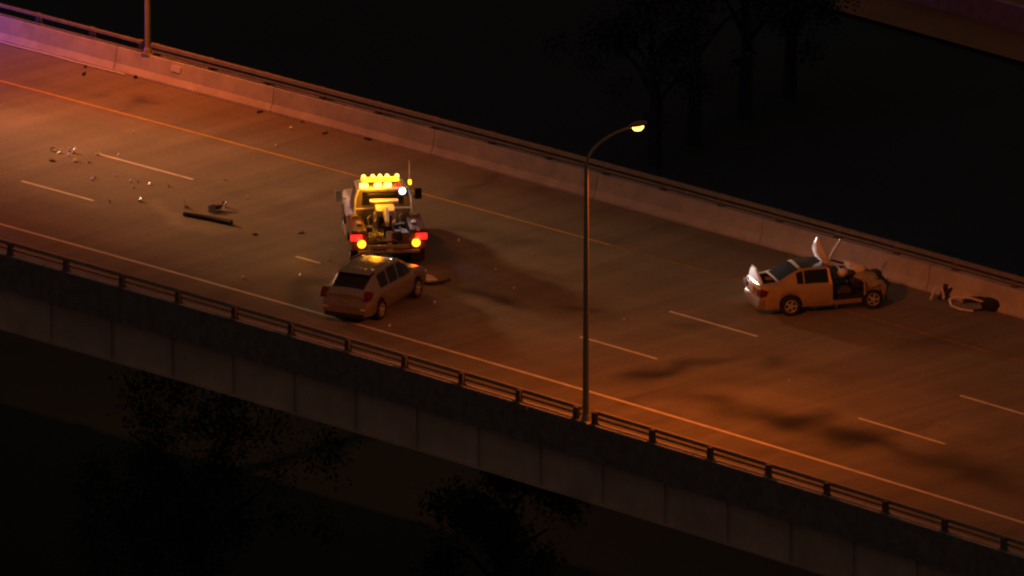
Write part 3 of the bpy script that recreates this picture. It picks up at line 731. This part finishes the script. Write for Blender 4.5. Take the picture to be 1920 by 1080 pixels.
# ---- unseen floodlight mast, added farther back to light the deck from the left
def added_floodlight_mast():
    t = thing('added_floodlight_mast', 'unseen trailer with a tall floodlight mast, added to light the deck from left of the frame', 'floodlight', road(-51, 3.4), head(-51))
    mb = MB(); mb.box((0, 0, .55), (1.9, 1.2, .7)); mb.build('trailer', 'white', t, bevel=.04)
    for sg in (1, -1): wheel_at(t, 0, sg*.72, .31, .2, sg)
    mb = MB(); mb.tube([(0, 0, .9), (0, 0, 6.5), (0, 0, 12.9)], [.10, .08, .05], 10); mb.tube([(0, -.8, 12.8), (0, .8, 12.8)], .035, 6); mb.build('mast', 'steel', t)
    c, a = road(-51, 3.4, 13), road(-13.5, 1.7, 0)
    for y in (-.6, -.2, .2, .6):
        mb = MB(); mb.box((.08, y, 13.0), (.12, .32, .26)); mb.build('floodlight', 'whtlit', t, bevel=.02)
    d = Matrix.Rotation(-head(-51), 3, 'Z') @ (a-c)
    l = lamp('flood_beam', 'SPOT', (.25, 0, 13.0), (1, .475, .18), P_FLOOD, t, 1.7, None, 22, 1.0)
    l.rotation_mode = 'QUATERNION'; l.rotation_quaternion = d.to_track_quat('-Z', 'Y')
added_floodlight_mast()

# ------------------------------------------------------------------ debris
def frag(px, py, d, m, name, label, cat='debris', group=None, rz=None, tilt=.2):
    random.seed(int(px*7+py)); mb = MB(); n = random.choice((4, 5, 6)); vs = []; sh = m in ('shard', 'glint')
    for z in (0, 1):
        for i in range(n):
            a = 2*math.pi*i/n+random.uniform(-.3, .3); k = random.uniform(.45, 1.0)
            hz = (.12+.95*(math.cos(a)+1)/2+.35*(math.sin(a)+1)/2) if sh else random.uniform(.6, 1)
            vs.append((math.cos(a)*d[0]/2*k*(1.05 if sh else 1), math.sin(a)*d[1]/2*k*(1.0 if sh else 1), z*d[2]*hz*(1.3 if sh else 1)))
    fs = [tuple(range(n))[::-1], tuple(range(n, 2*n))]+[(i, (i+1) % n, (i+1) % n+n, i+n) for i in range(n)]
    mb.add(vs, fs); o = mb.build(name, m); p = at(px, py); o.location = (p.x, p.y, .006)
    o.rotation_euler = (0, 0, (random.uniform(-.9, .9) if sh else random.uniform(0, 3)) if rz is None else rz); return tag(o, label, cat, group)
G1 = 'tiny pale fragments scattered over the lanes'
PTS = ((249,250),(172,337),(178,334),(244,341),(250,352),(257,341),(280,346),(316,350),(206,380),(262,378),(222,292),(127,292),(165,304),(463,371),(420,337),(216,330),(517,275),(545,241),(372,177),
             (964,541),(997,477),(929,506),(1217,427),(860,452),(455,521),(454,523),(815,568),(1480,715),(562,517),(350,388),(1170,600),(640,560),(730,612),(930,285))
def zone(x, y):
    if x < 300 and y < 318: return 'near the pale debris cluster at left'
    if x < 300 and y < 365: return 'between the two left lane dashes'
    if x < 480 and y > 365: return 'around the long black strip' if y < 480 else 'close to the near edge line at left'
    if x < 480: return 'just below the upper left lane dash'
    if x < 600 and y < 300: return 'by the yellow edge line left of the tow truck'
    if x < 900 and y > 480: return 'around the hatchback'
    if x < 1000: return 'right of the tow truck'
    if y > 600: return 'beside the middle lane dash'
    return 'on the deck left of the wrecked sedan'
Z = {}
for q in PTS: Z.setdefault(zone(*q), []).append(q)
ORD = ['leftmost', 'second from left', 'third from left', 'fourth from left', 'fifth from left', 'sixth from left', 'seventh from left', 'eighth from left', 'ninth from left']
for zn, l in Z.items():
    l.sort()
    for i, (x, y) in enumerate(l):
        lab = 'lone tiny pale fragment '+zn if len(l) == 1 else 'tiny pale fragment '+zn+', '+('rightmost' if i == len(l)-1 else ORD[i])
        k_ = .6+.5*((x*7+y*13) % 10)/10; frag(x, y, (.10*k_, .15*k_, .045), 'shard', 'trim_fragment', lab, 'debris', G1)
for x, y, d, m, lab in ((100,284,(.20,.34,.10),'shard','brightest pale fragment, leftmost of the debris cluster at left'),
                        (110,287,(.16,.24,.08),'glint','bluish shiny fragment right beside the brightest one at left'),
                        (131,284,(.14,.18,.08),'shard','angular fragment in the middle of the debris cluster at left'),
                        (137,287,(.15,.22,.10),'glint','shiny fragment at the right of the debris cluster at left'),
                        (140,303,(.24,.20,.07),'shard','flat oblong pale fragment below the debris cluster at left'),
                        (183,290,(.16,.20,.07),'shard','pale fragment at the start of the upper lane dash at left'),
                        (264,378,(.14,.22,.07),'shard','pale fragment left of the long black strip'),
                        (346,389,(.08,.12,.16),'shard','small upright fragment just above the end of the black strip'),
                        (422,388,(.14,.14,.12),'glint','shiny tip piece by the small mangled part above the black strip'),
                        (616,489,(.10,.12,.20),'shard','upright pale fragment on the deck left of the hatchback'),
                        (1568,577,(.10,.12,.12),'shard','pale fragment on the deck beneath the open side of the sedan'),
                        (1878,548,(.22,.16,.04),'shard','lone pale fragment at the foot of the far barrier, far right')):
    frag(x, y, d, m, 'debris_fragment', lab)
for x, y, d, lab in ((98,302,(.28,.20,.05),'flat dark fragment left under the debris cluster'), (157,141,(.16,.22,.10),'dark lump on the far shoulder near the cable'), (160,127,(.1,.16,.08),'dark crumb touching the pale cable'),
                     (255,146,(.30,.2,.10),'dark lump at the end of the pale cable by the barrier'), (486,211,(.4,.2,.06),'dark litter at the barrier foot left of the second joint'), (615,235,(.12,.2,.10),'dark lump at the barrier foot above the tow truck'),
                     (608,250,(.4,.2,.03),'flat dark litter just off the barrier foot'), (690,262,(.5,.18,.05),'long dark litter at the barrier foot above the tow truck cab'), (570,228,(.3,.2,.03),'thin dark litter patch by the barrier left of the tow truck'),
                     (478,440,(.2,.2,.04),'small dark crumb right of the long black strip'), (565,437,(.35,.2,.03),'dark scrap on the deck left of the tow truck')):
    frag(x, y, d, 'black', 'dark_debris', lab)
def orient(o, px, py, rz): p = at(px, py); o.location = (p.x, p.y, .006); o.rotation_euler = (0, 0, rz)
# long black strip
a, b = at(345, 404), at(433, 422); d = b-a; L = d.length
mb = MB(); n = 9; vs = []; fs = []
prof = [(-.085, 0), (-.085, .10), (-.03, .15), (.06, .14), (.085, .05), (.085, 0)]
for i in range(n+1):
    f = i/n; x = L*f; k = 1-.25*(1-f)
    for y, z in prof: vs.append((x, y*k+.06*math.sin(f*2.6), z*k))
for i in range(n):
    for j in range(6): fs.append((i*6+j, i*6+(j+1) % 6, (i+1)*6+(j+1) % 6, (i+1)*6+j))
fs += [tuple(range(6)), tuple(n*6+j for j in range(6))]
mb.add(vs, fs); o = mb.build('bumper_strip', 'black'); o.location = (a.x, a.y, .006); o.rotation_euler = (0, 0, math.atan2(d.y, d.x)); tag(o, 'long black plastic bumper strip lying in the middle lane', 'debris')
def mangled(px, py, rz, parts, name, lab):
    t = thing(name, lab, 'debris', at(px, py)+Vector((0, 0, .006)), rz)
    for nm, m, mb_ in parts: mb_.build(nm, m, t)
def plate_mb(pts, th=.02):
    mb = MB(); n = len(pts); vs = [Vector(p) for p in pts]+[Vector(p)+Vector((0, .0, th)) for p in pts]
    mb.add(vs, [tuple(range(n)), tuple(range(2*n-1, n-1, -1))]+[(i, (i+1) % n, (i+1) % n+n, i+n) for i in range(n)]); return mb
m1 = MB(); m1.tube([(-.3, -.1, .05), (-.05, .1, .12), (.12, .0, .10), (.3, .15, .2)], .045, 6); m1.box((.0, .05, .1), (.22, .14, .14))
mangled(408, 395, .5, [('bracket', 'darksteel', m1), ('plate', 'steel', plate_mb([(-.4, -.15, .02), (-.15, -.25, .04), (-.1, .0, .2), (-.3, .05, .15)]))], 'mangled_bracket', 'small mangled metal part lying above the black strip')
# bumper corner by the hatchback's front
m1 = MB(); vs = []
m1 = plate_mb([(-.35, -.15, .12), (.15, -.22, .06), (.42, -.02, .03), (.25, .20, .10), (-.2, .18, .22)], .03)
m2 = MB(); m2.tube([(-.3, -.25, .05), (.2, -.35, .04), (.55, -.2, .04), (.8, -.1, .1)], .05, 6)
mangled(795, 528, 0, [('cover', 'white', m1), ('support', 'black', m2)], 'bumper_corner', 'torn bumper corner lying on the deck off the front of the hatchback')
# wreckage by the far barrier at right
m1 = MB(); m1.tube([(-.45, -.35, .04), (-.32, -.1, .30), (-.1, .0, .34), (-.05, -.2, .1)], .04, 6)
m2 = plate_mb([(.1, .1, .20), (.30, .0, .18), (.38, .12, .48), (.22, .3, .62), (.10, .3, .55)], .02)
m3 = MB(); m3.box((.1, .3, .22), (.5, .5, .3), taper=.5); m3.tube([(-.2, -.2, .05), (.2, .1, .25), (.6, .2, .15)], .07, 6)
m4 = MB(); m4.box((-.06, -.25, .14), (.07, .07, .2))
mangled(1772, 559, 0, [('frame_tube', 'shard', m1), ('shiny_plate', 'shard', m2), ('casing', 'darksteel', m3), ('bolt_plate', 'shard', m4)], 'torn_wreckage', 'twisted bright and dark wreckage at the far barrier right of the sedan')
m1 = MB(); m1.tube([(-.62, .2, .24), (-.45, .15, .34), (0, .12, .32), (.45, .0, .22)], [.03, .045, .04, .03], 6); m1.tube([(-.6, .2, .24), (-.55, -.1, .14), (-.28, -.3, .08), (.1, -.38, .05)], .035, 6)
m2 = MB(); m2.lathe([(.02, 0), (.38, .02), (.42, .18), (.25, .32), (.03, .34)], (.72, .1, 0), 'z', 14)
m2.box((.25, .22, .14), (1.1, .45, .30), taper=.7)
m3 = plate_mb([(-.55, .1, .12), (-.2, -.25, .05), (.35, -.2, .06), (.4, .05, .18), (0, .15, .24)], .02)
m4 = MB(); m4.box((.98, .55, .30), (.20, .12, .03))
mangled(1818, 580, 0, [('chrome_frame', 'shard', m1), ('rubber_cover', 'tyre', m2), ('cracked_panel', 'steel', m3), ('bright_tab', 'shard', m4)], 'torn_front_end', 'torn off front end piece with shiny frame lying on the shoulder at right')

# ------------------------------------------------------------------ trees below the bridge
def make_tree(h, cr, seed):
    random.seed(seed); t = thing('tree', '', 'tree', (0, 0, GZ))
    mb = MB(); mb.tube([(0, 0, -.5), (.1, .05, h*.3), (-.1, .1, h*.62)], [.28, .2, .1], 8); tips = []
    for i in range(7):
        a = i*2.4; z0 = h*(.3+.05*i); e = Vector((math.cos(a)*cr*.7, math.sin(a)*cr*.7, z0+h*.22)); mb.tube([(0, .05, z0), e*.5+Vector((0, 0, z0*.5+h*.03)), e], [.10, .07, .03], 5); tips.append(e)
    mb.build('trunk', 'trunkm', t)
    tips.append(Vector((0, 0, h*.85))); mb = MB(); cl = []
    for e in tips:
        for k in range(5): cl.append(e+Vector([random.gauss(0, cr*.28) for _ in range(3)]))
    for i in range(9000):
        c = random.choice(cl)+Vector([random.gauss(0, cr*.12) for _ in range(3)]); a = Vector([random.uniform(-1, 1) for _ in range(3)]).normalized(); b = a.cross(Vector((.3, .2, 1))).normalized(); s_ = random.uniform(.08, .16)
        mb.add([c, c+a*s_, c+a*s_*.6+b*s_*.7, c-a*.2*s_+b*s_*.5], [(0, 1, 2, 3)])
    mb.v = [tuple(v) for v in mb.v]
    me_ = bpy.data.meshes.new('crown'); me_.from_pydata(mb.v, [], mb.f); me_.materials.append(M['leaf']); o = bpy.data.objects.new('crown', me_); C.objects.link(o); o.parent = t
    return t
protos = [make_tree(8.5, 2.6, 1), make_tree(7., 2.3, 2), make_tree(10., 3.0, 3)]
TREES = [(1395, 20, 0, 'faintly lit tree right of centre near the top edge'), (1300, 70, 2, 'dim brownish tree crown above the street lamp, top centre'), (1225, 110, 1, 'barely visible tree left of the lamp glow'), (1480, -20, 1, 'dim tree beside the far road, top right'),
         (370, 1130, 2, 'dim tree below the bridge at bottom left'), (280, 1180, 0, 'dark tree at the bottom edge, left'), (930, 1110, 1, 'faint tree below the bridge at bottom centre')]
used = set()
for x, y, k, lab in TREES:
    p = at(x, y+200 if y < 300 else y+150, GZ)
    if k in used: o = dup(protos[k], (p.x, p.y, GZ), random.uniform(0, 6), lab)
    else: used.add(k); o = protos[k]; o.location = (p.x, p.y, GZ); o['label'] = lab
    o['group'] = 'trees below the bridge'
